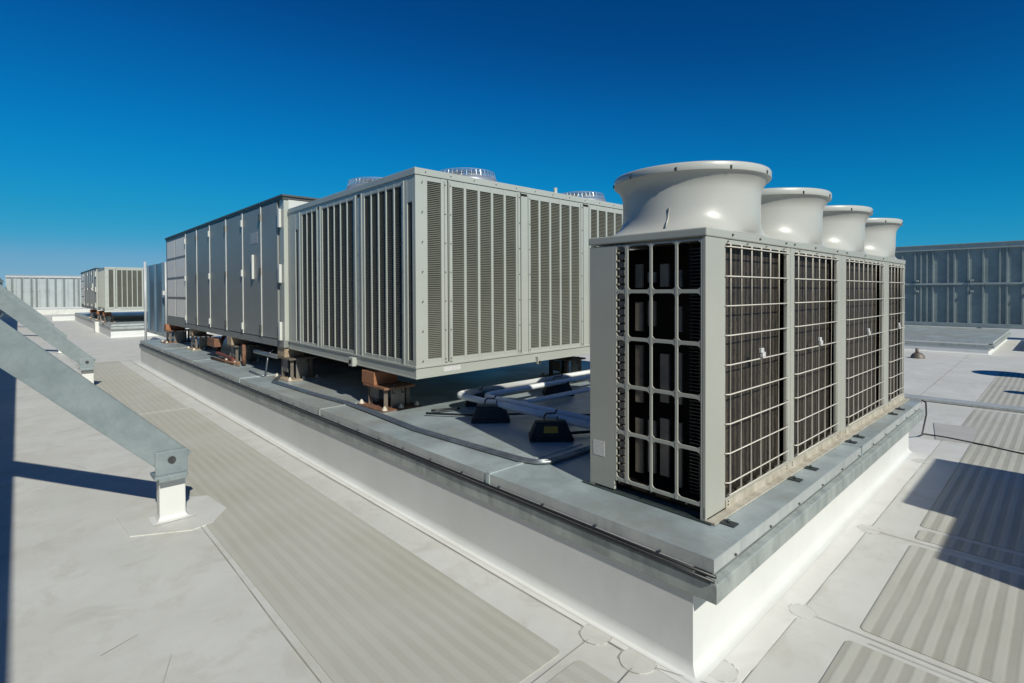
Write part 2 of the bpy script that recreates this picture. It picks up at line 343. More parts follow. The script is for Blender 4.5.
# ------------------------------------------------------------------ equipment curb
def curb(name, x0, x1, y0, y1, zt, label, zs=1.0, joints=True):
    t = thing(name, (x0, y0, 0), label, 'roof curb')
    f = zs
    b = MB(); i = 0.092
    b.box(x0 - .002, x1 - i, y0 + i, y1 - i, 0, zt - 0.06)
    # cove at the foot
    prof = [(0.0, 0.055)] + [(0.05 * (1 - cos(q * pi / 16)), 0.005 + 0.05 * (1 - sin(q * pi / 16))) for q in range(1, 9)]
    X0, X1, Y0, Y1 = x0 - .002, x1 - i, y0 + i, y1 - i
    b.sweep(prof, [(X0, Y1, -1, 1), (X0, Y0, -1, -1), (X1, Y0, 1, -1), (X1, Y1, 1, 1)], True)
    o = b.build('membrane_wall', M_WHITE, t)
    md = o.modifiers.new('edges', 'EDGE_SPLIT'); md.split_angle = radians(35)
    # lower counter flashing
    b = MB()
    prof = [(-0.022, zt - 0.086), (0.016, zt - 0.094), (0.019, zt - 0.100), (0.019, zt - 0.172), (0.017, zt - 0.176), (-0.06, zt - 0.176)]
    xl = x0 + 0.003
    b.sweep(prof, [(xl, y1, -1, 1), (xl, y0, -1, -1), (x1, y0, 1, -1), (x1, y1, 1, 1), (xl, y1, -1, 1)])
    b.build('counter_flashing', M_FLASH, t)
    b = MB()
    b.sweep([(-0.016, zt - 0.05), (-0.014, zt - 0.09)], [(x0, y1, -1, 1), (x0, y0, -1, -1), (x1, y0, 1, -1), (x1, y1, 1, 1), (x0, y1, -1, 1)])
    b.build('recess_strip', M_RECESS, t)  # dark strip: shade under the cap edge put into its colour
    # cap sheet
    b = MB()
    b.box(x0 + .001, x1 - .001, y0 + .001, y1 - .001, zt - 0.02, zt)
    b.build('cap', M_GALV, t, bevel=.002)
    b = MB()
    prof = [(0.0, zt - .002), (0.0, zt - 0.058), (-0.012, zt - 0.062), (-0.03, zt - 0.062)]
    b.sweep(prof, [(x0, y1, -1, 1), (x0, y0, -1, -1), (x1, y0, 1, -1), (x1, y1, 1, 1), (x0, y1, -1, 1)])
    b.build('cap_edge', M_GALV2, t)
    if joints:
        b = MB()
        for yy in (2.42, 4.9, 7.4, 9.9, 12.4):
            b.box(x0 - 0.004, x0 + 0.9, yy, yy + 0.03, zt, zt + 0.006); b.box(x0 - 0.006, x0, yy, yy + 0.03, zt - 0.06, zt + 0.006)
        for xx in (4.35,):
            b.box(xx, xx + 0.03, y0 - 0.004, y0 + 0.2, zt, zt + 0.005); b.box(xx, xx + 0.03, y0 - 0.006, y0, zt - 0.06, zt + 0.005)
        b.parts('cap_joint', M_GALV, t)
        b = MB()
        for k in range(40):
            yy = y0 + 0.25 + k * 0.36
            if yy < y1: b.tube([(x0 - 0.002, yy, zt - 0.05), (x0 - 0.007, yy, zt - 0.05)], 0.006, 6)
        for k in range(12):
            xx = x0 + 0.2 + k * 0.4
            if xx < x1: b.tube([(xx, y0 - 0.002, zt - 0.045), (xx, y0 - 0.008, zt - 0.045)], 0.006, 6)
        b.build('cap_screws', M_SCREW, t)
    return t
ZT = 0.532
cb = curb('equipment_curb', 2.09, 6.65, 0.997, 15.08, ZT, 'long white membrane roof curb with galvanised metal cap under the big rooftop units')
# creased folds on the sun side of the cap
curb('equipment_curb', 2.47, 7.0, 24.1, 41, 0.5, 'distant white roof curb carrying the far rooftop unit', joints=False)
# low curb in front of the right screen wall
curb('equipment_curb', 17.8, 23.8, 1.25, 14, 0.35, 'low wide grey capped curb in front of the dark screen wall', joints=False)
curb('equipment_curb', 19.5, 23.8, -6, 0.62, 0.30, 'low curb cut off by the right edge of the picture', joints=False)

# ------------------------------------------------------------------ multi-fan outdoor unit (near right)
VX, VY, VZ0, VZ1, VD, VX1 = 2.394, 1.183, 0.548, 1.957, 0.707, 6.60
v = thing('heat_pump_unit', (VX, VY, ZT), 'cream outdoor heat pump bank with four round fan cowls and wire grilles on curb corner', 'heat pump')
mods = [VX, 3.475, 4.49, 5.93, VX1]
# frames on the sun face (-Y) : (post x0,x1)
posts = [(VX, 2.60), (3.415, 3.475), (3.482, 3.545), (4.385, 4.50), (4.504, 4.62), (5.72, 5.83), (5.834, 5.95), (6.52, VX1)]
b = MB()
for (a, c) in posts: b.box(a, c, VY, VY + 0.02, VZ0, VZ1 - 0.043)
zb = 0.612
for (a, c) in ((2.60, 3.415), (3.545, 4.385), (4.62, 5.72), (5.95, 6.52)):
    b.box(a, c, VY + 0.002, VY + 0.02, VZ1 - 0.068, VZ1 - 0.043); b.box(a, c, VY + 0.002, VY + 0.02, VZ0, zb - 0.02)
b.build('front_frame', M_CREAM, v, bevel=0.004)
b = MB()
b.box(VX - 0.006, VX1 + .006, VY - 0.006, VY + VD + .006, VZ1 - 0.042, VZ1)
b.build('top_panel', M_CREAM, v, bevel=0.006)
# end face (-X): blank panel + plastic grille frame
b = MB()
b.box(VX, VX + 0.02, VY + 0.535, VY + VD, VZ0 + .0, VZ1 - 0.053)
b.box(VX + .021, VX1 - .021, VY + VD - 0.02, VY + VD, VZ0, VZ1 - 0.053)      # back
b.box(VX1 - 0.02, VX1, VY + 0.03, VY + VD - .02, VZ0, VZ1 - 0.053)  # far end
b.parts('side_panel', M_CREAM, v, bevel=0.003)
# grille frame with rounded openings: build by boolean-free ring pieces
def rounded_frame(x0, x1, ys, zs, th, r=0.014):
    """plate between ys[0]..ys[-1] x zs[0]..zs[-1] with openings; ys, zs = list of (a,b) openings; rest solid"""
    (Y0, yo, Y1), (Z0, zo, Z1) = ys, zs
    b = MB()
    # vertical bars
    e = [Y0] + [q for o in yo for q in o] + [Y1]
    for i in range(0, len(e), 2): b.box(x0, x1, e[i], e[i + 1], Z0, Z1)
    h = [Z0] + [q for o in zo for q in o] + [Z1]
    for (a, c) in yo:
        for i in range(0, len(h), 2): b.box(x0 + .0015, x1, a, c, h[i], h[i + 1])
        for (p, q) in zo:   # corner fillets
            for (cy, sy) in ((a, 1), (c, -1)):
                for (cz, sz) in ((p, 1), (q, -1)):
                    rr = min(r, (c - a) * 0.35)
                    P = [(x0 + .001, cy, cz)] + [(x0 + .001, cy + sy * rr * (1 - sin(t * pi / 8)), cz + sz * rr * (1 - cos(t * pi / 8))) for t in range(5)]
                    b.prism(P, (x1 - x0 - .002, 0, 0))
    return b
zo = [(0.622, 0.867), (0.886, 1.124), (1.143, 1.384), (1.403, 1.640), (1.659, 1.895)]
yo = [(VY + 0.027, VY + 0.150), (VY + 0.164, VY + 0.297), (VY + 0.311, VY + 0.446), (VY + 0.464, VY + 0.521)]
fr = rounded_frame(VX, VX + 0.009, (VY + 0.0205, yo, VY + 0.5345), (VZ0 + .055, zo, VZ1 - 0.053), 0.02, 0.022)
fr.build('side_grille', M_CREAM, v, bevel=0.002)
b = MB()   # legs of the end frame either side of the black slot
b.box(VX, VX + .02, VY + .003, VY + .028, VZ0 - .014, VZ0 + .055); b.box(VX, VX + .02, VY + .675, VY + .707, VZ0 - .014, VZ0)
b.parts('end_leg', M_CREAM, v)
# coils
for k, (a, c) in enumerate(((2.55, 3.44), (3.52, 4.43), (4.57, 5.78), (5.89, 6.54))):
    b = MB(); b.box(a, c, VY + 0.055, VY + 0.10, 0.60, VZ1 - 0.06); 
    b.build('coil', M_COIL, v)
    # finer coil ribs
b = MB()
z = 0.62
while z < 1.88:
    b.box(VX + 0.03, VX + 0.16, VY + 0.04, VY + 0.052, z, z + 0.004); b.box(VX + 0.10, VX + 0.135, VY + .052, VY + 0.14, z, z + 0.004)
    z += 0.018
b.build('coil_bends', M_FIN, v)
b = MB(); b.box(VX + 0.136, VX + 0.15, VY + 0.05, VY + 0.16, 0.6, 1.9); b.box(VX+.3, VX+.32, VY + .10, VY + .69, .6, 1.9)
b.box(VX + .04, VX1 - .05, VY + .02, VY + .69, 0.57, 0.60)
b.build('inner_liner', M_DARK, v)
b = MB()
for (ya, yb) in ((0.175, 0.215), (0.25, 0.30), (0.33, 0.375), (0.41, 0.455)):
    for (za, zbb) in ((0.62, 0.98), (1.02, 1.36), (1.42, 1.62), (1.66, 1.80)):
        if random.random() < 0.85: b.box(VX + 0.085, VX + 0.10, VY + ya, VY + yb, za + random.uniform(0, .05), zbb - random.uniform(0, .05))
b.parts('inner_steelwork', M_INNER, v)
# fin edge visible in the narrow column
b = MB(); z = 0.62
while z < 1.89:
    b.box(VX + 0.012, VX + 0.05, VY + 0.478, VY + 0.512, z, z + 0.03); b.tube([(VX + 0.012, VY + 0.505, z + 0.036), (VX + 0.004, VY + 0.52, z + 0.036)], 0.006, 6)
    z += 0.043
b.build('coil_edge', M_INNER, v)
# wire grilles
spans = ((2.60, 3.415, 7), (3.545, 4.385, 7), (4.62, 5.72, 9), (5.95, 6.52, 5))
for (a, c, n) in spans:
    b = MB(); yw = VY - 0.012
    for k in range(n):
        x = a + 0.03 + (c - a - 0.06) * k / (n - 1)
        b.tube([(x, VY + 0.012, VZ1 - 0.062), (x, yw, VZ1 - 0.068), (x, yw, zb + 0.01), (x, VY + 0.012, zb - 0.01)], 0.0052, 8)
    for k in range(9):
        z = 1.874 - 0.1495 * k
        b.tube([(a - 0.012, VY - 0.002, z), (a + 0.012, yw - 0.006, z), (c - 0.012, yw - 0.006, z), (c + 0.012, VY - .002, z)], 0.0036, 6)
    b.tube([(a + 0.005, yw - 0.006, zb + 0.005), (c - 0.005, yw - 0.006, zb + 0.005)], 0.003, 6)
    g = b.build('wire_grille', M_WIRE, v)
    xm = a + (c - a) * 0.47
    b = MB(); b.box(xm - 0.028, xm + 0.012, yw - 0.022, yw - 0.008, 1.31, 1.335); b.box(xm - 0.012, xm + 0.028, yw - 0.024, yw - 0.008, 1.285, 1.312)
    b.build('clip', M_STICK, g, bevel=0.002)
# base skirt
b = MB()
b.box(VX + .0, VX1, VY - 0.045, VY, VZ0 - 0.012, VZ0 - 0.004); b.box(VX + .205, VX1, VY - 0.004, VY + .0, VZ0 - 0.004, VZ0 + 0.04)
b.build('base_skirt', M_SKIRT, v)
b = MB()
b.box(VX + 0.015, VX1, VY + 0.01, VY + 0.05, ZT + .001, VZ0 - .0125); b.box(VX + 0.012, VX + .03, VY + 0.05, VY + VD, ZT + .001, VZ0 - .004)
b.box(VX - 0.012, VX + .011, VY - 0.03, VY + VD + .05, ZT + .001, ZT + 0.008)
b.build('base_rail', mat('dark galvanised', (0.09, 0.12, 0.12), (0.05, 0.065, 0.065), rough=0.5, metal=0.4), v)
b = MB()
for x in (2.44, 3.30, 3.58, 4.42, 4.62, 5.70, 5.98): 
    b.box(x, x + 0.055, VY - 0.115, VY + .03, ZT + .001, ZT + 0.007); b.tube([(x + .03, VY - .075, ZT + .007), (x + .03, VY - .075, ZT + .02)], 0.008, 6)
b.parts('anchor_tab', mat('tab steel', (0.07, 0.085, 0.09), rough=0.5, metal=0.5), v)
# sticker, screws
b = MB(); b.box(VX - 0.0015, VX, 1.785, 1.865, 0.715, 0.80); b.build('data_label', M_STICK, v)
b = MB()
def screw_y(x, z, r=.005): b.tube([(x, VY - 0.001, z), (x, VY - 0.0065, z)], r, 6)
for x in (2.62, 2.85, 3.1, 3.36, 3.62, 3.95, 4.3, 4.7, 5.1, 5.55, 6.1, 6.4): screw_y(x, VZ1 - 0.055, .004)
for x in (2.62, 3.41, 3.50, 4.40, 4.60, 5.74, 5.93): 
    screw_y(x, 0.578); screw_y(x, 0.562)
for x in (2.66, 3.0, 3.38, 3.52, 3.9, 4.37, 4.6, 5.1, 5.7): b.tube([(x, VY - .006, VZ1 - .02), (x, VY - .013, VZ1 - .02)], .006, 6)
for y in (.1, .3, .5): b.tube([(VX - .001, VY + y, .6), (VX - .006, VY + y, .6)], .005, 6)
b.parts('screw', M_SCREW, v)
b = MB()
for z in (0.68, 0.95, 1.22, 1.5, 1.78): b.box(3.4755, 3.4815, VY - .002, VY + .004, z, z + .012)
b.parts('joint_clip', M_WIRE, v)
# fan cowls
def sq_ring(cx, cy, hx, hy, r, z, n=64, p=5.0):
    P = []
    for k in range(n):
        a = 2 * pi * k / n
        c, s = cos(a), sin(a)
        rs = 1.0 / ((abs(c) / hx) ** p + (abs(s) / hy) ** p) ** (1 / p)
        P.append((cx + c * rs, cy + s * rs, z))
    return P
def cowl(cx, cy, parent):
    b = MB(); R = []
    hx, hy = 0.44, 0.357
    def blend(t, z, r):
        A = sq_ring(cx, cy, hx, hy, 0, z); B = [(cx + r * cos(2 * pi * k / 64), cy + r * sin(2 * pi * k / 64), z) for k in range(64)]
        return [tuple(a_ * (1 - t) + b_ * t for a_, b_ in zip(p, q)) for p, q in zip(A, B)]
    for t, z, r in ((0, 1.957, .36), (0, 1.962, .36), (.08, 1.966, .383), (.24, 1.972, .383), (.46, 1.984, .383), (.67, 2.002, .383), (.84, 2.026, .383), (.95, 2.058, .383), (1, 2.10, .383), (1, 2.15, .383), (1, 2.19, .385), (1, 2.215, .390), (1, 2.240, .403), (1, 2.258, .418), (1, 2.268, .428), (1, 2.269, .434), (1, 2.273, .436), (1, 2.306, .436), (1, 2.313, .432), (1, 2.314, .42), (1, 2.29, .40), (1, 2.25, .375), (1, 2.20, .355), (1, 2.0, .35)):
        R.append(blend(t, z, r))
    b.loft(R)
    c = b.build('fan_cowl', M_COWL, parent)
    b = MB(); b.disc((cx, cy, 1.975), 0.359, 0.01, 32); b.disc((cx, cy, 1.99), 0.09, 0.12, 20)
    for k in range(4):
        a = k * pi / 2 + .3
        p = [Vector((cx + r_ * cos(a + d), cy + r_ * sin(a + d), z_)) for r_, d, z_ in ((.08, 0, 2.02), (.34, .1, 2.0), (.34, .75, 2.08), (.08, .6, 2.09))]
        b.prism([tuple(q) for q in p], (0, 0, .006))
    b.build('fan', M_INNER, c)
    b = MB()
    for rr in (.1, .16, .22, .28, .34):
        b.tube([(cx + rr * cos(2 * pi * k / 32), cy + rr * sin(2 * pi * k / 32), 2.24) for k in range(33)], 0.003, 5, cap=False)
    for k in range(8): 
        a = k * pi / 4; b.tube([(cx, cy, 2.243), (cx + .36 * cos(a), cy + .36 * sin(a), 2.243)], 0.003, 5)
    b.build('fan_guard', M_WIRE, c)
    b = MB()
    for k in range(10):
        a = k * pi / 5 + 0.35; x, y = cx + .4365 * cos(a), cy + .4365 * sin(a)
        b.box(x - .004, x + .004, y - .004, y + .004, 2.272, 2.290)
    b.parts('lip_clip', M_SCREW, c)
    # moulding rib on the flare
    a = radians(193); b = MB()
    b.tube([(cx + .387 * cos(a), cy + .387 * sin(a), 2.09), (cx + .395 * cos(a), cy + .395 * sin(a), 2.03), (cx + .43 * cos(a), cy + .42 * sin(a), 1.985)], .004, 8)
    b.build('moulding_rib', M_COWL, c)
for cx in (2.885, 3.915, 4.96, 6.02): cowl(cx, 1.537, v)

# ------------------------------------------------------------------ large condenser section
KX, KY, KZ0, KZ1 = 2.497, 3.853, 0.93, 2.728
KX1, KY1 = 7.0, 6.90
def kwarp(co):
    w = max(0.0, min(1.0, (1.25 - co.z) / 0.3))
    return Vector((co.x, co.y, co.z + w * (0.025 + 0.012 * (co.x - KX) + 0.010 * (co.y - KY))))
k = thing('rooftop_condenser', (KX, KY, KZ0), 'large light grey condenser section with tall louvred sides standing behind the fan cowls', 'condenser')
def louvre_x(x, ya, yb, za, zb_, parent):    # on the -X face
    b = MB(); z = za
    while z < zb_ - 0.012:
        b.quad((x - 0.001, ya, z), (x - 0.001, yb, z), (x + 0.008, yb, z + 0.011), (x + 0.008, ya, z + 0.011)); z += 0.0165
    o = b.build('louvre', M_SLAT, parent, warp=None)
    return o
def louvre_y(y, xa, xb, za, zb_, parent):
    b = MB(); z = za
    while z < zb_ - 0.012:
        b.quad((xa, y - 0.001, z), (xb, y - 0.001, z), (xb, y + 0.008, z + 0.011), (xa, y + 0.008, z + 0.011)); z += 0.0165
    return b.build('louvre', M_SLAT, parent)
def face_panels(axis, fixed, spans_, z0, z1, lo, hi, parent):
    """solid frame plate with rectangular openings; spans_: (a,b,za,zb)"""
    b = MB(); spans_ = sorted(spans_); prev = lo
    def bx(a, c, p, q, d=0.0):
        if axis == 'X': b.box(fixed + d, fixed + 0.035, a, c, p, q)
        else: b.box(a, c, fixed + d, fixed + 0.035, p, q)
    for (a, c, za, zc) in spans_:
        if a - prev > 1e-4: bx(prev, a, z0, z1)
        bx(a, c, z0, za, .0012); bx(a, c, zc, z1, .0012)
        prev = c
    bx(prev, hi, z0, z1)
    return b
LX = []   # -X face openings
LX.append((KY + 0.055, KY + 0.135, 1.05, 2.44))
def group(a, c, n, bar=0.024):
    w = (c - a - bar * (n - 1)) / n
    return [(a + i * (w + bar), a + i * (w + bar) + w) for i in range(n)]
for (a, c, n) in ((4.09, 4.80, 5), (5.05, 5.83, 5), (6.00, 6.44, 3)): LX += [(p, q, 1.05, 2.605) for p, q in group(a, c, n)]
LX.append((6.58, 6.66, 1.05, 2.44))
LY = [(2.62, 2.765, 1.06, 2.625)]
for i in range(4):
    LY += [(p, q, 1.06, 2.61) for p, q in group(2.885 + .985 * i, 3.68 + .985 * i, 5, .028)]
face_panels('X', KX, LX, 0.985, KZ1 - 0.06, KY + .036, KY1, k).build('side_frame', M_GREY, k, bevel=0.003)
face_panels('Y', KY, LY, 0.985, KZ1 - 0.06, KX, KX1, k).build('front_frame', M_GREY, k, bevel=0.003)
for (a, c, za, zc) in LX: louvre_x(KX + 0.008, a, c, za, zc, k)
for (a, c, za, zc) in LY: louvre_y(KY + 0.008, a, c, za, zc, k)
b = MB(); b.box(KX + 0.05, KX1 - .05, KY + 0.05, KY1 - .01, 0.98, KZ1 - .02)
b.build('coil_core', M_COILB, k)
b = MB(); b.box(KX - 0.008, KX1, KY - 0.008, KY1, KZ1 - 0.06, KZ1); b.build('top_rail', M_GREY, k, bevel=0.004)
# raised posts (battens)
b = MB()
for y in (4.035, 4.845, 4.98, 5.87, 5.96, 6.50): b.box(KX - 0.008, KX - .0005, y, y + 0.028, 1.0, 2.64)
for x in (2.795, 2.848, 3.70, 3.845, 4.685, 4.83, 5.67, 5.815): b.box(x, x + 0.03, KY - 0.012, KY - .0005, 1.02, 2.65)
b.parts('raised_strip', M_GREY, k, bevel=0.002)
b = MB()
for x in (2.828, 3.735, 4.72, 5.705): b.box(x, x + 0.014, KY - 0.0015, KY - .0005, 1.02, 2.66)
for x in (3.735, 4.72, 5.705): b.box(x + .014, x + 0.10, KY - 0.0015, KY - .0005, 2.63, 2.655)
for y in (4.88, 5.90): b.box(KX - 0.0015, KX - .0005, y, y + 0.06, 2.61, 2.64)
b.parts('panel_gap', M_DARK, k)
b = MB()
for z in [1.05 + .26 * i for i in range(7)]:
    for x in (2.56, 2.80, 2.86, 3.715, 3.86, 4.70): b.tube([(x, KY - .012, z), (x, KY - .016, z)], .006, 6)
    for y in (4.045, 4.86, 4.99, 5.88): b.tube([(KX - .014, y, z), (KX - .018, y, z)], .006, 6)
for i in range(16): b.tube([(KX + .1 + i * .27, KY - .008, KZ1 - .03), (KX + .1 + i * .27, KY - .012, KZ1 - .03)], .006, 6)
b.parts('screw', M_SCREW, k)
# base rail
b = MB(); b.box(KX - 0.012, KX1, KY - 0.012, KY1, 0.965, 0.985); b.box(KX - .002, KX1, KY - .002, KY1, 0.885, 0.965); b.box(KX - 0.010, KX1, KY - 0.010, KY1, 0.872, 0.885)
b.build('base_rail', M_GREY, k, warp=kwarp, bevel=0.002)
b = MB(); b.box(2.78, 2.97, KY - 0.0045, KY - .0025, 0.905, 0.945); b.build('data_label', M_STICK, k, warp=kwarp)
b = MB(); b.box(KX - 0.05, KX, 4.98, 5.08, 0.86, 0.95); b.box(3.95, 3.99, KY - .04, KY - .002, .85, .93)
b.parts('lifting_lug', M_GREY, k, warp=kwarp, bevel=0.004)
b = MB(); b.tube([(KX - .051, 5.03, .905), (KX - .056, 5.03, .905)], .022, 12); b.tube([(3.97, KY - .041, .87), (3.97, KY - .045, .87)], .015, 10); b.parts('lug_hole', M_DARK, k, warp=kwarp)
# fan guards on top
def top_guard(cx, cy, r, h, parent):
    b = MB()
    for t in (0.0, .25, .5, .75, 1.0):
        b.tube([(cx + r * (1 - .10 * t * t) * cos(2 * pi * q / 32), cy + r * (1 - .10 * t * t) * sin(2 * pi * q / 32), KZ1 + .01 + h * t) for q in range(33)], .004, 5, cap=False)
    for q in range(40):
        a = 2 * pi * q / 40
        b.tube([(cx + r * cos(a), cy + r * sin(a), KZ1), (cx + r * .97 * cos(a), cy + r * .97 * sin(a), KZ1 + h * .6), (cx + r * .9 * cos(a), cy + r * .9 * sin(a), KZ1 + h), (cx + r * .1 * cos(a), cy + r * .1 * sin(a), KZ1 + h + .03)], .003, 5)
    for rr in (.2, .4, .6, .75): b.tube([(cx + r * rr * cos(2 * pi * q / 32), cy + r * rr * sin(2 * pi * q / 32), KZ1 + h + .025 * (1 - rr)) for q in range(33)], .003, 5, cap=False)
    g = b.build('fan_guard', M_GUARD, parent)
    b = MB(); b.loft([[(cx + rr * cos(2 * pi * q / 40), cy + rr * sin(2 * pi * q / 40), KZ1 + z) for q in range(40)] for rr, z in ((r * 1.15, .0), (r * 1.05, .03), (r * 1.0, .16), (r * .98, .20), (r * .95, .20), (r * .95, -.0))])
    b.build('fan_ring', M_GUARD, g)
for cx, cy in ((3.77, 4.8), (5.8, 4.8), (3.22, 5.9), (5.55, 6.15)): top_guard(cx, cy, 0.37, 0.27, k)
b = MB(); b.tube([(3.2, 5.2, KZ1), (3.2, 5.2, KZ1 + .22)], .02, 8); b.tube([(4.75, 4.3, KZ1), (4.75, 4.3, KZ1 + .18)], .022, 8); b.parts('vent_stub', M_GREY, k)

# ------------------------------------------------------------------ air handler
AX, AY0, AY1, AZ0, AZ1 = 2.497, 6.93, 14.24, 0.94, 2.915
a_ = thing('air_handler', (AX, AY0, AZ0), 'long dark grey air handler with hinged access doors extending behind the louvred condenser', 'air handler')
b = MB(); b.box(AX + 0.03, 5.6, AY0, AY1, AZ0 + .09, AZ1 - .04); b.build('cabinet', M_GREY, a_)
b = MB(); b.box(AX - 0.028, 5.66, AY0 - .04, AY1 + .03, AZ1 - .022, AZ1); b.box(AX - 0.016, 5.64, AY0 - .02, AY1 + .02, AZ1 - .055, AZ1 - .022)
b.build('roof', mat('roof edge', (0.10, 0.11, 0.11), rough=.5, metal=.3), a_)
b = MB(); b.box(AX - .01, 5.6, AY0, AY1, AZ0, AZ0 + .09); b.build('base_rail', mat('base steel', (0.24, 0.255, 0.25), (0.19, 0.2, 0.195), rough=.5, nscale=6), a_)
edges = [7.10, 7.75, 8.58, 9.45, 10.45, 11.38, 12.28]
b = MB(); b.box(AX + .004, AX + .03, 6.93, 7.08, AZ0 + .09, AZ1 - .055); b.build('corner_post', M_GREY, a_)
for i, (p, q) in enumerate(zip(edges, edges[1:])):
    b = MB(); b.box(AX - 0.012, AX + 0.03, p + 0.022, q - 0.012, AZ0 + .10, AZ1 - .06)
    d = b.build('door', M_AHU, a_, bevel=0.006)
    b = MB(); b.box(AX - 0.02, AX + .02, q - 0.010, q + 0.020, AZ0 + .10, AZ1 - .06); b.build('door_edge', M_EDGE, d)
    b = MB()
    for z in (1.15, 1.95, 2.7):
        b.box(AX - 0.04, AX - .0205, q - 0.018, q + 0.025, z - .05, z + .05)
    b.parts('hinge' if i % 2 else 'latch', M_SCREW if i % 2 == 0 else M_EDGE, d)
b = MB()
for z in (1.15, 2.62, 1.9): b.box(AX - 0.035, AX, 7.0, 7.06, z - .12, z + .12)
b.parts('hinge', M_EDGE, a_, bevel=.004)
b = MB(); b.box(AX - .045, AX - .013, 8.05, 8.085, 1.85, 2.2); b.build('handle', M_EDGE, a_, bevel=.005)
b = MB(); b.box(AX - .0145, AX - .0125, 7.9, 8.2, 2.36, 2.52); b.build('data_label', mat('faded label', (0.42, 0.43, 0.42), (0.3, 0.31, 0.31), rough=.5, nscale=30), a_)
# intake section: 2 columns x 5 filter panels
b = MB(); b.box(AX - 0.005, AX + .03, 12.31, AY1, AZ0 + .09, AZ1 - .056); b.build('intake_frame', mat('intake frame', (0.24, 0.25, 0.24), rough=.5), a_)
for (p, q) in ((12.36, 13.22), (13.30, 14.12)):
    for i in range(4):
        z0 = 1.14 + .43 * i
        b = MB(); b.box(AX - 0.009, AX - .005, p, q, z0, z0 + 0.375); b.build('filter', M_FILT, a_, bevel=.004)
# gable rail seen above the condenser
b = MB(); b.box(AX + .06, 5.5, AY0 - .012, AY0, AZ0 + .1, AZ1 - .06)
for i in range(6): b.box(AX + .2 + i * .55, AX + .24 + i * .55, AY0 - .02, AY0 - .012, 2.3, AZ1 - .07)
b.build('end_panel', M_EDGE, a_)

# far copies of the pair
kf = copy_tree(k); kf.location = Vector(k.location) + Vector((-0.05, 21.75, 0.06)); kf['label'] = 'distant pale grey louvred condenser on the far curb near the back fence'
af = copy_tree(a_); af.location = Vector(a_.location) + Vector((-0.05, 21.75, 0.0)); kf.scale = (1, 1, 0.94); af.scale = (1, 1, .92)
for ch in list(kf.children):
    if ch.name.startswith(('fan_guard', 'vent_stub')):
        for g in list(ch.children): bpy.data.objects.remove(g)
        bpy.data.objects.remove(ch)
af['label'] = 'distant air handler joined to the back of the far louvred condenser'

# ------------------------------------------------------------------ pedestals
def pedestal(x, y, top, block_m, label, w=0.34, l=0.42, grp='steel pedestals under the rooftop units', cap_m=None):
    t = thing('pedestal', (x, y, ZT), label, 'pedestal', grp)
    z = ZT
    b = MB(); b.box(x - w * .62, x + w * .62, y - l * .62, y + l * .62, z + .001, z + 0.012); b.build('base_plate', M_RUST if block_m is M_ORANGE else M_BLOCK, t, bevel=.002)
    b = MB()
    h = top - 0.13
    for sx in (-1, 1):
        for sy in (-1, 1):
            cx, cy = x + sx * w * .36, y + sy * l * .36
            b = MB()
            b.box(cx - .02, cx + .02, cy - .006 - (sy > 0) * .0, cy + .006, z + .012, h - .02); b.box(cx - .004 * sx - .004, cx - .004 * sx + .004, cy - sy * .045, cy - sy*.006, z + .012, h - .02)
            b.build('leg', M_OLD, t)
    b = MB(); b.box(x - w * .22, x + w * .22, y - l * .40, y - l * .38, z + .012, h - .03); b.box(x - w * .40, x - w * .38, y - l * .1, y + l * .32, z + .09, h - .03); b.parts('web_plate', mat('web steel', (0.27, 0.26, 0.24), (0.18, 0.17, 0.15), rough=.5, metal=.4, nscale=12), t)
    b = MB(); b.box(x - w * .5, x + w * .5, y - l * .5, y + l * .5, h - .02, h); b.build('cap_plate', M_RUST if block_m is M_ORANGE else M_OLD, t, bevel=.003)
    b = MB(); b.box(x - w * .46, x + w * .30, y + l * .02, y + l * .62, h, top); b.build('block', block_m, t, bevel=.006)
    b = MB()
    for sx in (-1, 0, 1):
        for sy in (-1, 1):
            cx, cy = x + sx * w * .52, y + sy * l * .54
            b.loft([[(cx + r * cos(q * pi / 5), cy + r * sin(q * pi / 5), z + .012 + hh) for q in range(10)] for r, hh in ((.028, 0), (.02, .018), (.006, .04))], cap1=True)
    b.parts('bolt_cover', M_SEAL, t)
    b = MB()
    for sx in (-1, 1): b.tube([(x + sx * w * .15, y - l * .42, h - .07), (x + sx * w * .15, y - l * .42, h + .02)], .012, 8)
    b.parts('bolt', M_BOLT, t)
    return t
pedestal(2.66, 4.60, 0.875, M_ORANGE, 'rusty orange topped steel pedestal under the near corner of the louvred condenser')
pedestal(2.66, 6.95, 0.94, M_BLOCK, 'tan topped steel pedestal where the condenser meets the dark air handler')
pedestal(2.64, 9.2, 0.94, M_BLOCK, 'brown steel pedestal beside the reddish pipes under the middle doors')
pedestal(2.66, 11.9, 0.94, M_BLOCK, 'weathered pedestal under the doors beside the filter panels')
pedestal(2.66, 14.0, 0.94, M_ORANGE, 'farthest pedestal of the row, under the end with the pale filter panels', w=.5)
for (x, y, lab) in ((2.62, 26.4, 'tiny rusty pedestal under the near corner of the distant condenser'), (2.62, 28.7, 'tiny rusty pedestal under the joint of the distant units'), (2.62, 31.5, 'tiny rusty pedestal farthest back on the far curb')):
    pedestal(x, y, .93, M_ORANGE, lab).location.z = 0.5
pedestal(5.2, 4.5, 0.92, M_BLOCK, 'pedestal in the dark under the condenser behind the white pipes')
# dark equipment under units
for (x, y0, y1, lab) in ((4.0, 7.2, 13.8, 'dark steel beam lying under the long air handler'),):
    b = MB(); b.box(x, x + .15, y0, y1, ZT + .001, ZT + .2); b.box(x - .05, x + .2, y0, y1, ZT + .2, ZT + .215)
    tag(b.build('support_beam', M_OLD), lab, 'beam')

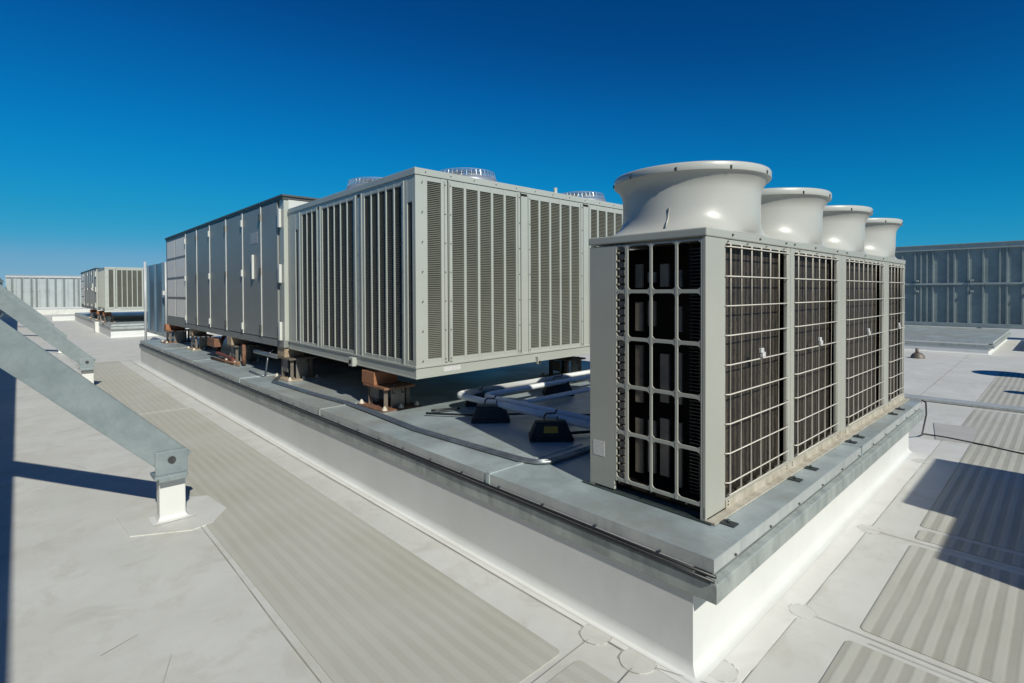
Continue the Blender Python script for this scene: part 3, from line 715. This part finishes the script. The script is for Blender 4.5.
# condensate trap in red primer
t = thing('drain_trap', (2.62, 9.6, ZT), 'reddish brown drain pipe trap under the air handler doors', 'pipe')
b = MB(); b.tube([(2.7, 10.3, .94), (2.62, 10.3, .80), (2.56, 10.3, .62), (2.52, 10.2, .60), (2.5, 9.2, .585), (2.46, 9.0, .57)], .032, 10); b.build('trap_pipe', M_RED, t)
b = MB(); b.tube([(2.5, 8.62, .56), (2.5, 8.62, .86)], .03, 8); b.tube([(2.36, 9.9, .56), (2.42, 8.6, .57)], .02, 8); b.box(2.44, 2.56, 10.05, 10.5, .72, .86); b.build('valve', M_RUST, t)

# thin cable hanging under air handler
b = MB(); pts = [(2.55, 7.5, .86), (2.5, 7.55, .80), (2.46, 7.5, .66), (2.40, 7.35, .57), (2.34, 7.3, .55), (2.36, 7.9, .55)]
b.tube(pts, .012, 8); b.tube([(2.5, 7.2, .80), (2.5, 8.1, .80)], .03, 10)
tag(b.build('hanging_cable', M_EMT), 'grey flexible conduit drooping beside the tan pedestal', 'conduit')

# conduits on the cap
t = thing('conduit_run', (2.33, 2.2, ZT), 'pair of thin metal conduits lying along the curb cap and bending at the near end', 'conduit')
for dx, dz, m in ((0, 0, M_EMT), (0.032, 0.0, M_EMT)):
    b = MB()
    b.tube([(3.6, 2.30 + dx, ZT + .018), (2.62, 2.27 + dx, ZT + .018), (2.50, 2.28 + dx, ZT + .018), (2.42 + dx * .4, 2.33 + dx, ZT + .018), (2.375 + dx, 2.45, ZT + .018), (2.35 + dx, 2.8, ZT + .018), (2.30 + dx, 3.6, ZT + .018), (2.34 + dx, 4.4, ZT + .022), (2.36 + dx, 4.9, ZT + .018), (2.31 + dx, 5.6, ZT + .018), (2.28 + dx, 6.75, ZT + .018), (2.5 + dx, 7.15, ZT + .018), (2.8 + dx, 7.3, ZT + .1)], .0125, 8)
    b.build('conduit', m, t)
b = MB(); b.tube([(2.40, 2.8, ZT + .012), (2.345, 3.6, ZT + .012), (2.39, 4.4, ZT + .014), (2.41, 4.9, ZT + .012), (2.35, 5.8, ZT + .012), (2.33, 6.7, ZT + .012)], .009, 6); b.build('cable', M_CABLE, t)
# black cables in the groove
b = MB()
for off, zz in ((0.002, ZT - 0.071), (0.016, ZT - 0.084)):
    P = []
    n = 34
    for i in range(n + 1):
        y = 15.0 + (0.985 - 15.0) * i / n
        P.append((2.083 - off + random.uniform(-.002, .002), y, zz + .004 + random.uniform(-.002, .002)))
    b.tube(P, .0075, 8)
tag(b.build('lightning_cable', M_CABLE), 'twin black cables running in the groove below the curb cap', 'cable')
b = MB(); b.tube([(6.6, 0.985, ZT + .01), (6.68, 0.97, ZT - .02), (6.85, 0.99, .36), (7.1, 1.05, .16), (7.35, 1.10, .03), (7.5, 1.10, .012), (7.5, .9, .01), (7.42, .6, .01), (7.3, .3, .01), (7.2, -.4, .01)], .008, 8)
tag(b.build('ground_cable', M_CABLE), 'black cable dropping off the far curb end and crossing the roof walkway', 'cable')
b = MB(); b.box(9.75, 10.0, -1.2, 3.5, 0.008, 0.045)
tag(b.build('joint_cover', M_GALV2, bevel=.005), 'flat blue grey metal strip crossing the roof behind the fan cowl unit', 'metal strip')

# ------------------------------------------------------------------ white pipes and rubber supports
t = thing('insulated_pipe', (3.0, 4.0, ZT), 'white jacketed pipes bending between the fan cowl unit and the condenser', 'pipe')
def arc(c, r, a0, a1, z, n=8): return [(c[0] + r * cos(radians(a0 + (a1 - a0) * i / n)), c[1] + r * sin(radians(a0 + (a1 - a0) * i / n)), z) for i in range(n + 1)]
b = MB(); b.tube([(3.03, 1.9, .67), (3.03, 3.9, .67)] + arc((3.13, 3.9), .10, 180, 90, .67) + [(3.13, 4.0, .67), (6.2, 3.97, .67)], .029, 14); b.build('pipe_run', M_PIPE, t)
b = MB(); b.tube([(3.14, 1.9, .68), (3.14, 3.62, .68)] + arc((3.26, 3.62), .12, 180, 90, .68) + [(3.3, 3.74, .68), (6.2, 3.70, .68)], .027, 14); b.build('pipe_run', M_PIPE, t)
for yy in (3.5, 3.56):
    b = MB(); b.tube([(3.35, yy, .60), (6.2, yy - .04, .60)], .014, 8); b.build('small_pipe', M_PIPE, t)
b = MB(); b.tube([(2.75, 4.0, .56), (2.80, 3.98, .56), (3.0, 3.9, .56)], .012, 8); b.tube([(2.66, 3.95, .56), (2.9, 3.62, .56), (3.3, 3.3, .56), (3.9, 2.6, .56)], .010, 8); b.build('small_pipe', M_CABLE, t)
b = MB(); b.tube([(3.2, 2.9, .555), (4.2, 2.75, .555)], .012, 8); b.tube([(3.15, 2.35, .56), (3.7, 2.2, .56)], .012, 8)
b.tube([(2.9, 2.72, .56), (3.2, 2.55, .56), (3.6, 2.35, .56)], .012, 8)
tag(b.build('floor_conduit', M_CABLE), 'dark conduits lying in shadow beside the rubber pipe supports', 'conduit')
def foot(x, y, rz, label, sticker=False, s=1.0):
    t = thing('pipe_support', (x, y, ZT), label, 'pipe support', 'black rubber pipe supports')
    ca, sa = cos(rz), sin(rz)
    def T(u, w, z): return (x + (u * ca - w * sa) * s, y + (u * sa + w * ca) * s, ZT + z * s)
    b = MB(); P = []
    L0, W0, L1, W1, H = .165, .09, .12, .055, .125
    b.hexa([T(-L0, -W0, .001), T(L0, -W0, .001), T(L0, W0, .001), T(-L0, W0, .001), T(-L0, -W0, .03), T(L0, -W0, .03), T(L0, W0, .03), T(-L0, W0, .03)])
    b.hexa([T(-L0 + .006, -W0 + .006, .03), T(L0 - .006, -W0 + .006, .03), T(L0 - .006, W0 - .006, .03), T(-L0 + .006, W0 - .006, .03), T(-L1, -W1, H), T(L1, -W1, H), T(L1, W1, H), T(-L1, W1, H)])
    o = b.build('rubber_block', M_RUBBER, t, bevel=.006)
    b = MB(); b.hexa([T(-L1, -.02, H), T(L1, -.02, H), T(L1, .02, H), T(-L1, .02, H), T(-L1, -.02, H + .022), T(L1, -.02, H + .022), T(L1, .02, H + .022), T(-L1, .02, H + .022)]); b.build('strut', mat('strut steel', (0.12, 0.14, 0.15), rough=.45, metal=.7), t)
    b = MB()
    for u in (-.05, .05): b.tube([T(u, 0, H), T(u, 0, H + .05)], .006, 6)
    b.tube([T(-.05, 0, H + .05), T(-.03, 0, H + .07), T(.03, 0, H + .07), T(.05, 0, H + .10)], .008, 6)
    b.build('pipe_clamp', M_BOLT, t)
    if sticker:
        b = MB(); 
        f = lambda u, q: T(u, -W0 + .006 + (W0 - .006 - W1) * q - .0015, .03 + (H - .03) * q + .001)
        b.quad(f(-.06, .35), f(.05, .35), f(.045, .85), f(-.055, .85)); b.build('sticker', M_YEL, t)
foot(2.97, 3.42, radians(-42), 'black rubber pipe support nearest the pipe bend, lit at its left')
foot(2.93, 2.68, radians(-42), 'black rubber pipe support with a yellow sticker beside the cream unit', True)
foot(4.25, 3.78, radians(-40), 'black rubber pipe support under the pipes farthest right', False)
foot(3.30, 3.98, radians(-40), 'small black support under the white pipe just behind the bend', False, .8)

# ------------------------------------------------------------------ screen walls
def _x(): pass
def ribbed(b, axis, fixed, a0, a1, z0, z1, out, pitch=0.38, rib=0.055, dep=0.06, jitter=False):
    """ribbed sheet along an axis, ribs toward 'out' (+1/-1)"""
    u = a0; pts = [(a0, 0)]
    rnd = random.Random(int(abs(a0 * 10 + fixed)))
    while u < a1 - pitch:
        p = pitch * (rnd.choice((1, 1, 0.45, 1.1)) if jitter else 1)
        u += p
        pts += [(u, 0), (u + .008, dep), (u + rib, dep), (u + rib + .008, 0)]
    pts.append((a1, 0))
    R = []
    for z in (z0, z1):
        R.append([(fixed + out * d, q, z) if axis == 'Y' else (q, fixed + out * d, z) for q, d in pts])
    b.loft(R, close=False, smooth=False)
    return b
def screen(name, axis, fixed, a0, a1, z0, z1, out, m, label, mrail, post_every=6.0, gap=0.0):
    t = thing(name, (fixed, a0, 0) if axis == 'Y' else (a0, fixed, 0), label, 'screen wall')
    zm = z0 + (z1 - z0) * 0.52
    b = MB(); ribbed(b, axis, fixed, a0, a1, z0 + .15, zm - .03, out, jitter=True); b.build('lower_panel', m, t)
    b = MB(); ribbed(b, axis, fixed, a0, a1, zm + .03, z1 - .2, out, jitter=True); b.build('upper_panel', m, t)
    def bx(b, d0, d1, p, q, za, zb_):
        x0, x1 = sorted((fixed + out * d0, fixed + out * d1))
        if axis == 'Y': b.box(x0, x1, p, q, za, zb_)
        else: b.box(p, q, x0, x1, za, zb_)
    b = MB(); bx(b, -.05, .10, a0, a1, z1 - .2, z1 - .02); bx(b, -.07, .14, a0, a1, z1 - .02, z1); b.build('top_rail', mrail, t)
    b = MB(); bx(b, -.03, .085 if axis == 'Y' else .004, a0, a1, zm - .035, zm + .035); b.build('middle_rail', mrail if axis == 'Y' else m, t)
    b = MB(); bx(b, -.03, .09, a0, a1, z0, z0 + .15); b.build('bottom_rail', mrail, t)
    if axis == 'X':
        b = MB(); q = a0 + .3; rnd = random.Random(3)
        while q < min(a1, a0 + 14):
            bx(b, .02, .075, q, q + .11, z0 + .15, z1 - .2); q += rnd.choice((.52, .55, .3, .62))
        b.parts('raised_strip', M_GROOVE, t)  # dark strips standing in for the shaded grooves of the sheet
    b = MB(); n = int((a1 - a0) / post_every)
    for i in range(n + 1):
        p = a0 + i * post_every; bx(b, -.17, -.07 if i else -.07, p, p + .12, 0, z1 - .02)
    b.parts('post', M_STEEL, t)
    b = MB(); q = a0 + .2
    while q < a1:
        if axis == 'Y': b.box(fixed - .14, fixed - .02 , q, q + .08, zm - .30, zm - .22); b.box(fixed - .14, fixed - .02, q, q + .08, zm + .08, zm + .15)
        q += 1.5
    if axis == 'Y' and fixed > 10: b.parts('bracket', mrail, t)
    return t
M_GROOVE = mat('groove shade', (0.19, 0.215, 0.215), rough=.5, metal=.2)
M_RAIL = mat('rail dark galv', (0.36, 0.40, 0.39), (0.30, 0.34, 0.33), rough=.42, metal=.2, nscale=4)
M_RAILP = mat('rail pale', (0.50, 0.52, 0.53), rough=.45, metal=.1)
screen('screen_wall', 'Y', 24.0, -22, 56, 0.36, 3.27, -1, M_WALLP, 'dark blue grey corrugated metal screen wall standing at the right', M_RAIL)
screen('screen_wall', 'X', 56.0, -0.7, 24, 0.42, 3.12, -1, M_FENCE, 'sunlit pale ribbed metal screen wall closing off the far end of the roof', M_RAILP)
screen('screen_wall', 'Y', -0.93, -14, 56, 0.12, 2.62, 1, M_WALLP, 'shaded metal screen wall at the left edge held up by diagonal braces', M_RAIL)
# white base of far wall
b = MB(); b.box(-.9, 24, 55.6, 56.2, 0, .40)
tag(b.build('parapet_base', M_ROOF), 'low pale curb under the far pale screen wall', 'curb')

# blocks
def block(x, y, w, d, h, lab):
    b = MB(); b.box(x, x + w, y, y + d, 0, h); tag(b.build('membrane_block', M_WHITE, bevel=.03), lab, 'block')
block(1.45, 41.5, 1.8, .5, .28, 'long low white block on the roof before the far screen wall')
block(2.5, 36.5, .6, .5, .5, 'short white block just left of the far curb')
block(2.33, 28.0, .14, .5, .46, 'narrow upright white block against the side of the far curb')

# blue-grey panel between the far unit and the long air handler
t = thing('metal_panel', (3.0, 17.3, 0), 'upright blue grey metal panel with pale post behind the filter panels', 'panel')
b = MB(); ribbed(b, 'Y', 3.0, 15.2, 20.2, .5, 2.52, -1, pitch=1.15, rib=.06, dep=.05); b.build('sheet', M_BLUE, t)
b = MB(); b.tube([(2.96, 20.25, 0), (2.96, 20.25, 2.66)], .035, 10); b.tube([(2.94, 16.9, .45), (2.94, 16.9, 2.5)], .03, 10); b.build('post', M_RAILP, t)
b = MB(); b.box(2.9, 2.96, 17.1, 17.25, 1.6, 1.72); b.build('box', M_STICK, t)
b = MB(); b.box(2.98, 3.05, 15.2, 20.2, .42, .5); b.build('bottom_rail', M_RAIL, t)

# roof drain dome
t = thing('roof_drain', (15.9, 2.47, 0), 'small brown roof drain dome on the pale roof behind the fan cowl unit', 'drain')
b = MB(); b.loft([[(15.9 + r * cos(q * pi / 8), 2.47 + r * sin(q * pi / 8), z) for q in range(16)] for r, z in ((.15, 0.001), (.14, .05), (.09, .12), (.04, .14))], cap1=True); b.build('dome', M_OLD, t)
b = MB(); b.tube([(15.87, 2.48, .12), (15.87, 2.48, .24)], .035, 8); b.build('knob', M_OLD, t)

# ------------------------------------------------------------------ wall braces
def brace(x, y, label, first=False):
    t = thing('wall_brace', (x, y, 0), label, 'brace', 'diagonal braces of the left screen wall')
    # membrane covered post
    b = MB(); b.box(x - .082, x + .082, y + .03, y + .14, 0.0, .30)
    b.sweep([(0, .04), (.012, .015), (.05, .011)], [(x - .082, y + .14, -1, 1), (x - .082, y + .03, -1, -1), (x + .082, y + .03, 1, -1), (x + .082, y + .14, 1, 1), (x - .082, y + .14, -1, 1)])
    b.build('post', M_WHITE, t, bevel=.008)
    b = MB(); b.box(x - .07, x + .07, y + .034, y + .136, .30, .335); b.build('post_cap', M_OLD, t)
    # bracket: bent plate
    b = MB()
    x -= .012
    b.box(x - .10, x + .10, y - .02, y - .008, .355, .52)
    b.box(x - .11, x + .095, y - .05, y + .12, .335, .355)
    b.box(x - .085, x + .085, y - .058, y - .05, .315, .348)
    b.build('bracket', M_STEEL, t, bevel=.002)
    # C channel beam: web facing -Y, flanges toward +Y
    dx, dz = -1.0, 1.02; L = math.hypot(dx, dz); ux, uz = dx / L, dz / L; nx, nz = 0.714 * 1, 0.70
    nx, nz = -uz * -1, ux * -1
    if nz < 0: nx, nz = -nx, -nz
    h = 0.195; th = .006; fl = .075
    c0 = Vector((x + .055, y, .405)); c1 = Vector((x - 1.66, y, .405 + (1.715) * 1.02))
    def Q(c, s, yy): return (c.x + nx * s, yy, c.z + nz * s)
    b = MB()
    def slab(s0, s1, ya, yb): b.hexa([Q(c0, s0, ya), Q(c1, s0, ya), Q(c1, s0, yb), Q(c0, s0, yb), Q(c0, s1, ya), Q(c1, s1, ya), Q(c1, s1, yb), Q(c0, s1, yb)])
    slab(-h / 2, h / 2, y, y + th); slab(h / 2 + .0005, h / 2 + th, y, y + fl); slab(-h / 2 - th, -h / 2 - .0005, y, y + fl)
    slab(h / 2 - .02, h / 2, y + fl - th, y + fl); slab(-h / 2, -h / 2 + .02, y + fl - th, y + fl)
    b.build('channel', M_STEEL, t)
    b = MB(); b.tube([(x, y - .0215, .455), (x, y - .026, .455)], .026, 16); b.tube([(x, y - .026, .455), (x, y - .040, .455)], .016, 6); b.tube([(x, y - .04, .455), (x, y - .052, .455)], .008, 8)
    b.build('bolt', M_BOLT, t)
    return t
BL = ['galvanised diagonal brace nearest the camera ending on a white post',
      'second galvanised brace, whose bolted foot shows just beyond the nearest brace',
      'third galvanised brace partly hidden behind the second one',
      'fourth galvanised brace, a thin edge showing near the far roof',
      'farthest galvanised brace near the pale screen wall']
br = brace(0.80, 4.42, BL[0])
for i in range(1, 5):
    c = copy_tree(br); c.location = (0.80 + .07 * min(i, 1), 4.42 + 7.3 * i, 0); c['label'] = BL[i]

# ------------------------------------------------------------------ units outside the frame that throw the shadows on the right
t = thing('shadow_unit', (4.8, -2.3, 0), 'unseen rooftop unit shaped to throw the stepped shadow on the right walkway', 'rooftop unit')
b = MB(); b.box(3.62, 6.05, -3.2, -1.50, .12, 1.60); b.build('cabinet', M_CREAM, t, bevel=.01)
b = MB(); b.box(4.45, 6.0, -3.0, -1.52, 1.60, 1.87); b.build('upper_box', M_CREAM, t, bevel=.01)
b = MB(); b.box(3.7, 6.0, -3.1, -1.6, 0, .12); b.build('curb', M_OLD, t)
for (x, y, r, h, lab) in ((13.7, -0.75, .40, 1.2, 'wide galvanised flue stack out on the right of the roof'), (11.3, -1.0, .14, 1.15, 'slim galvanised vent pipe on the right of the roof')):
    t = thing('vent_pipe', (x, y, 0), lab, 'vent')
    b = MB(); b.disc((x, y, 0), r, h, 20); b.build('pipe', M_STEEL, t)
    b = MB(); b.disc((x, y, h + .02), r * 1.15, .03, 20); b.build('rain_cap', M_STEEL, t)

v.rotation_euler[2] = radians(-0.644); k.rotation_euler[2] = kf.rotation_euler[2] = radians(-0.95)
# ------------------------------------------------------------------ light, sky, camera
EL, AZ = 37.3, 12.5
w = bpy.data.worlds.new('World'); S.world = w; w.use_nodes = True
nt = w.node_tree; N = nt.nodes; L = nt.links
bg = N['Background']
sky = N.new('ShaderNodeTexSky'); sky.sky_type = 'NISHITA'; sky.sun_disc = False
sky.sun_elevation = radians(EL); sky.sun_rotation = radians(180 + AZ)
sky.altitude = 300; sky.air_density = 1.0; sky.dust_density = 0.0; sky.ozone_density = 3.0
hs = N.new('ShaderNodeHueSaturation'); hs.inputs['Saturation'].default_value = 1.08; hs.inputs['Hue'].default_value = 0.5
L.new(sky.outputs['Color'], hs.inputs['Color']); tint = N.new('ShaderNodeMix'); tint.data_type = 'RGBA'; tint.blend_type = 'MULTIPLY'; tint.inputs['Factor'].default_value = 1
tint.inputs['B'].default_value = (0.15, 0.60, 0.90, 1)
L.new(hs.outputs['Color'], tint.inputs['A'])
KS = 0.08 * 2 ** 0.25
def vscale(src, f):
    n = N.new('ShaderNodeVectorMath'); n.operation = 'SCALE'; n.inputs['Scale'].default_value = f
    L.new(src, n.inputs[0]); return n.outputs[0]
cv = N.new('ShaderNodeRGBCurve'); cm = cv.mapping
for ci, pts in ((0, ((0.0144, 0.001), (0.036, 0.005), (0.065, 0.03), (0.114, 0.15), (0.3, 0.32), (1, 0.8))), (1, ((0.100, 0.057), (0.117, 0.076), (0.145, 0.115), (0.258, 0.235), (0.40, 0.31), (0.571, 0.366), (1, 0.62))), (2, ((0.30, 0.225), (0.347, 0.285), (0.41, 0.37), (0.63, 0.535), (0.79, 0.545), (1, 0.66)))):
    c = cm.curves[ci]; c.points[1].location = pts[-1]
    for q in pts[:-1]: c.points.new(*q)
cm.update()
L.new(vscale(tint.outputs['Result'], KS), cv.inputs['Color']); L.new(vscale(cv.outputs['Color'], 1 / KS), bg.inputs['Color'])
bg.inputs['Strength'].default_value = 0.08
sl = bpy.data.lights.new('sun', 'SUN'); sl.energy = 3.6; sl.angle = radians(0.53); sl.color = (0.985, 0.955, 0.835)
so = bpy.data.objects.new('sun', sl); COL.objects.link(so)
d = Vector((sin(radians(AZ)) * cos(radians(EL)), cos(radians(AZ)) * cos(radians(EL)), -sin(radians(EL))))
so.rotation_euler = d.to_track_quat('-Z', 'Y').to_euler(); so.location = (0, -5, 20)

cam = bpy.data.cameras.new('camera'); co = bpy.data.objects.new('camera', cam); COL.objects.link(co); S.camera = co
yaw, pit, rol = radians(46.6714), radians(-0.764), radians(-0.2286)
fw = Vector((cos(yaw) * cos(pit), sin(yaw) * cos(pit), sin(pit))); r = Vector((sin(yaw), -cos(yaw), 0)); u = r.cross(fw)
r2 = r * cos(rol) + u * sin(rol); u2 = -r * sin(rol) + u * cos(rol)
m = Matrix((r2, u2, -fw)).transposed().to_4x4(); m.translation = (0, 0, 1.65)
co.matrix_world = m
cam.sensor_width = 36; cam.lens = 523.128 * 36 / 1024
cam.shift_x = (512 - 511.77) / 1024; cam.shift_y = -(341.5 - 298.86) / 1024
cam.clip_start = 0.05; cam.clip_end = 6000
S.view_settings.view_transform = 'Standard'; S.view_settings.look = 'None'
S.view_settings.exposure = 0.31; S.view_settings.gamma = 1.0
S.render.engine = 'CYCLES'
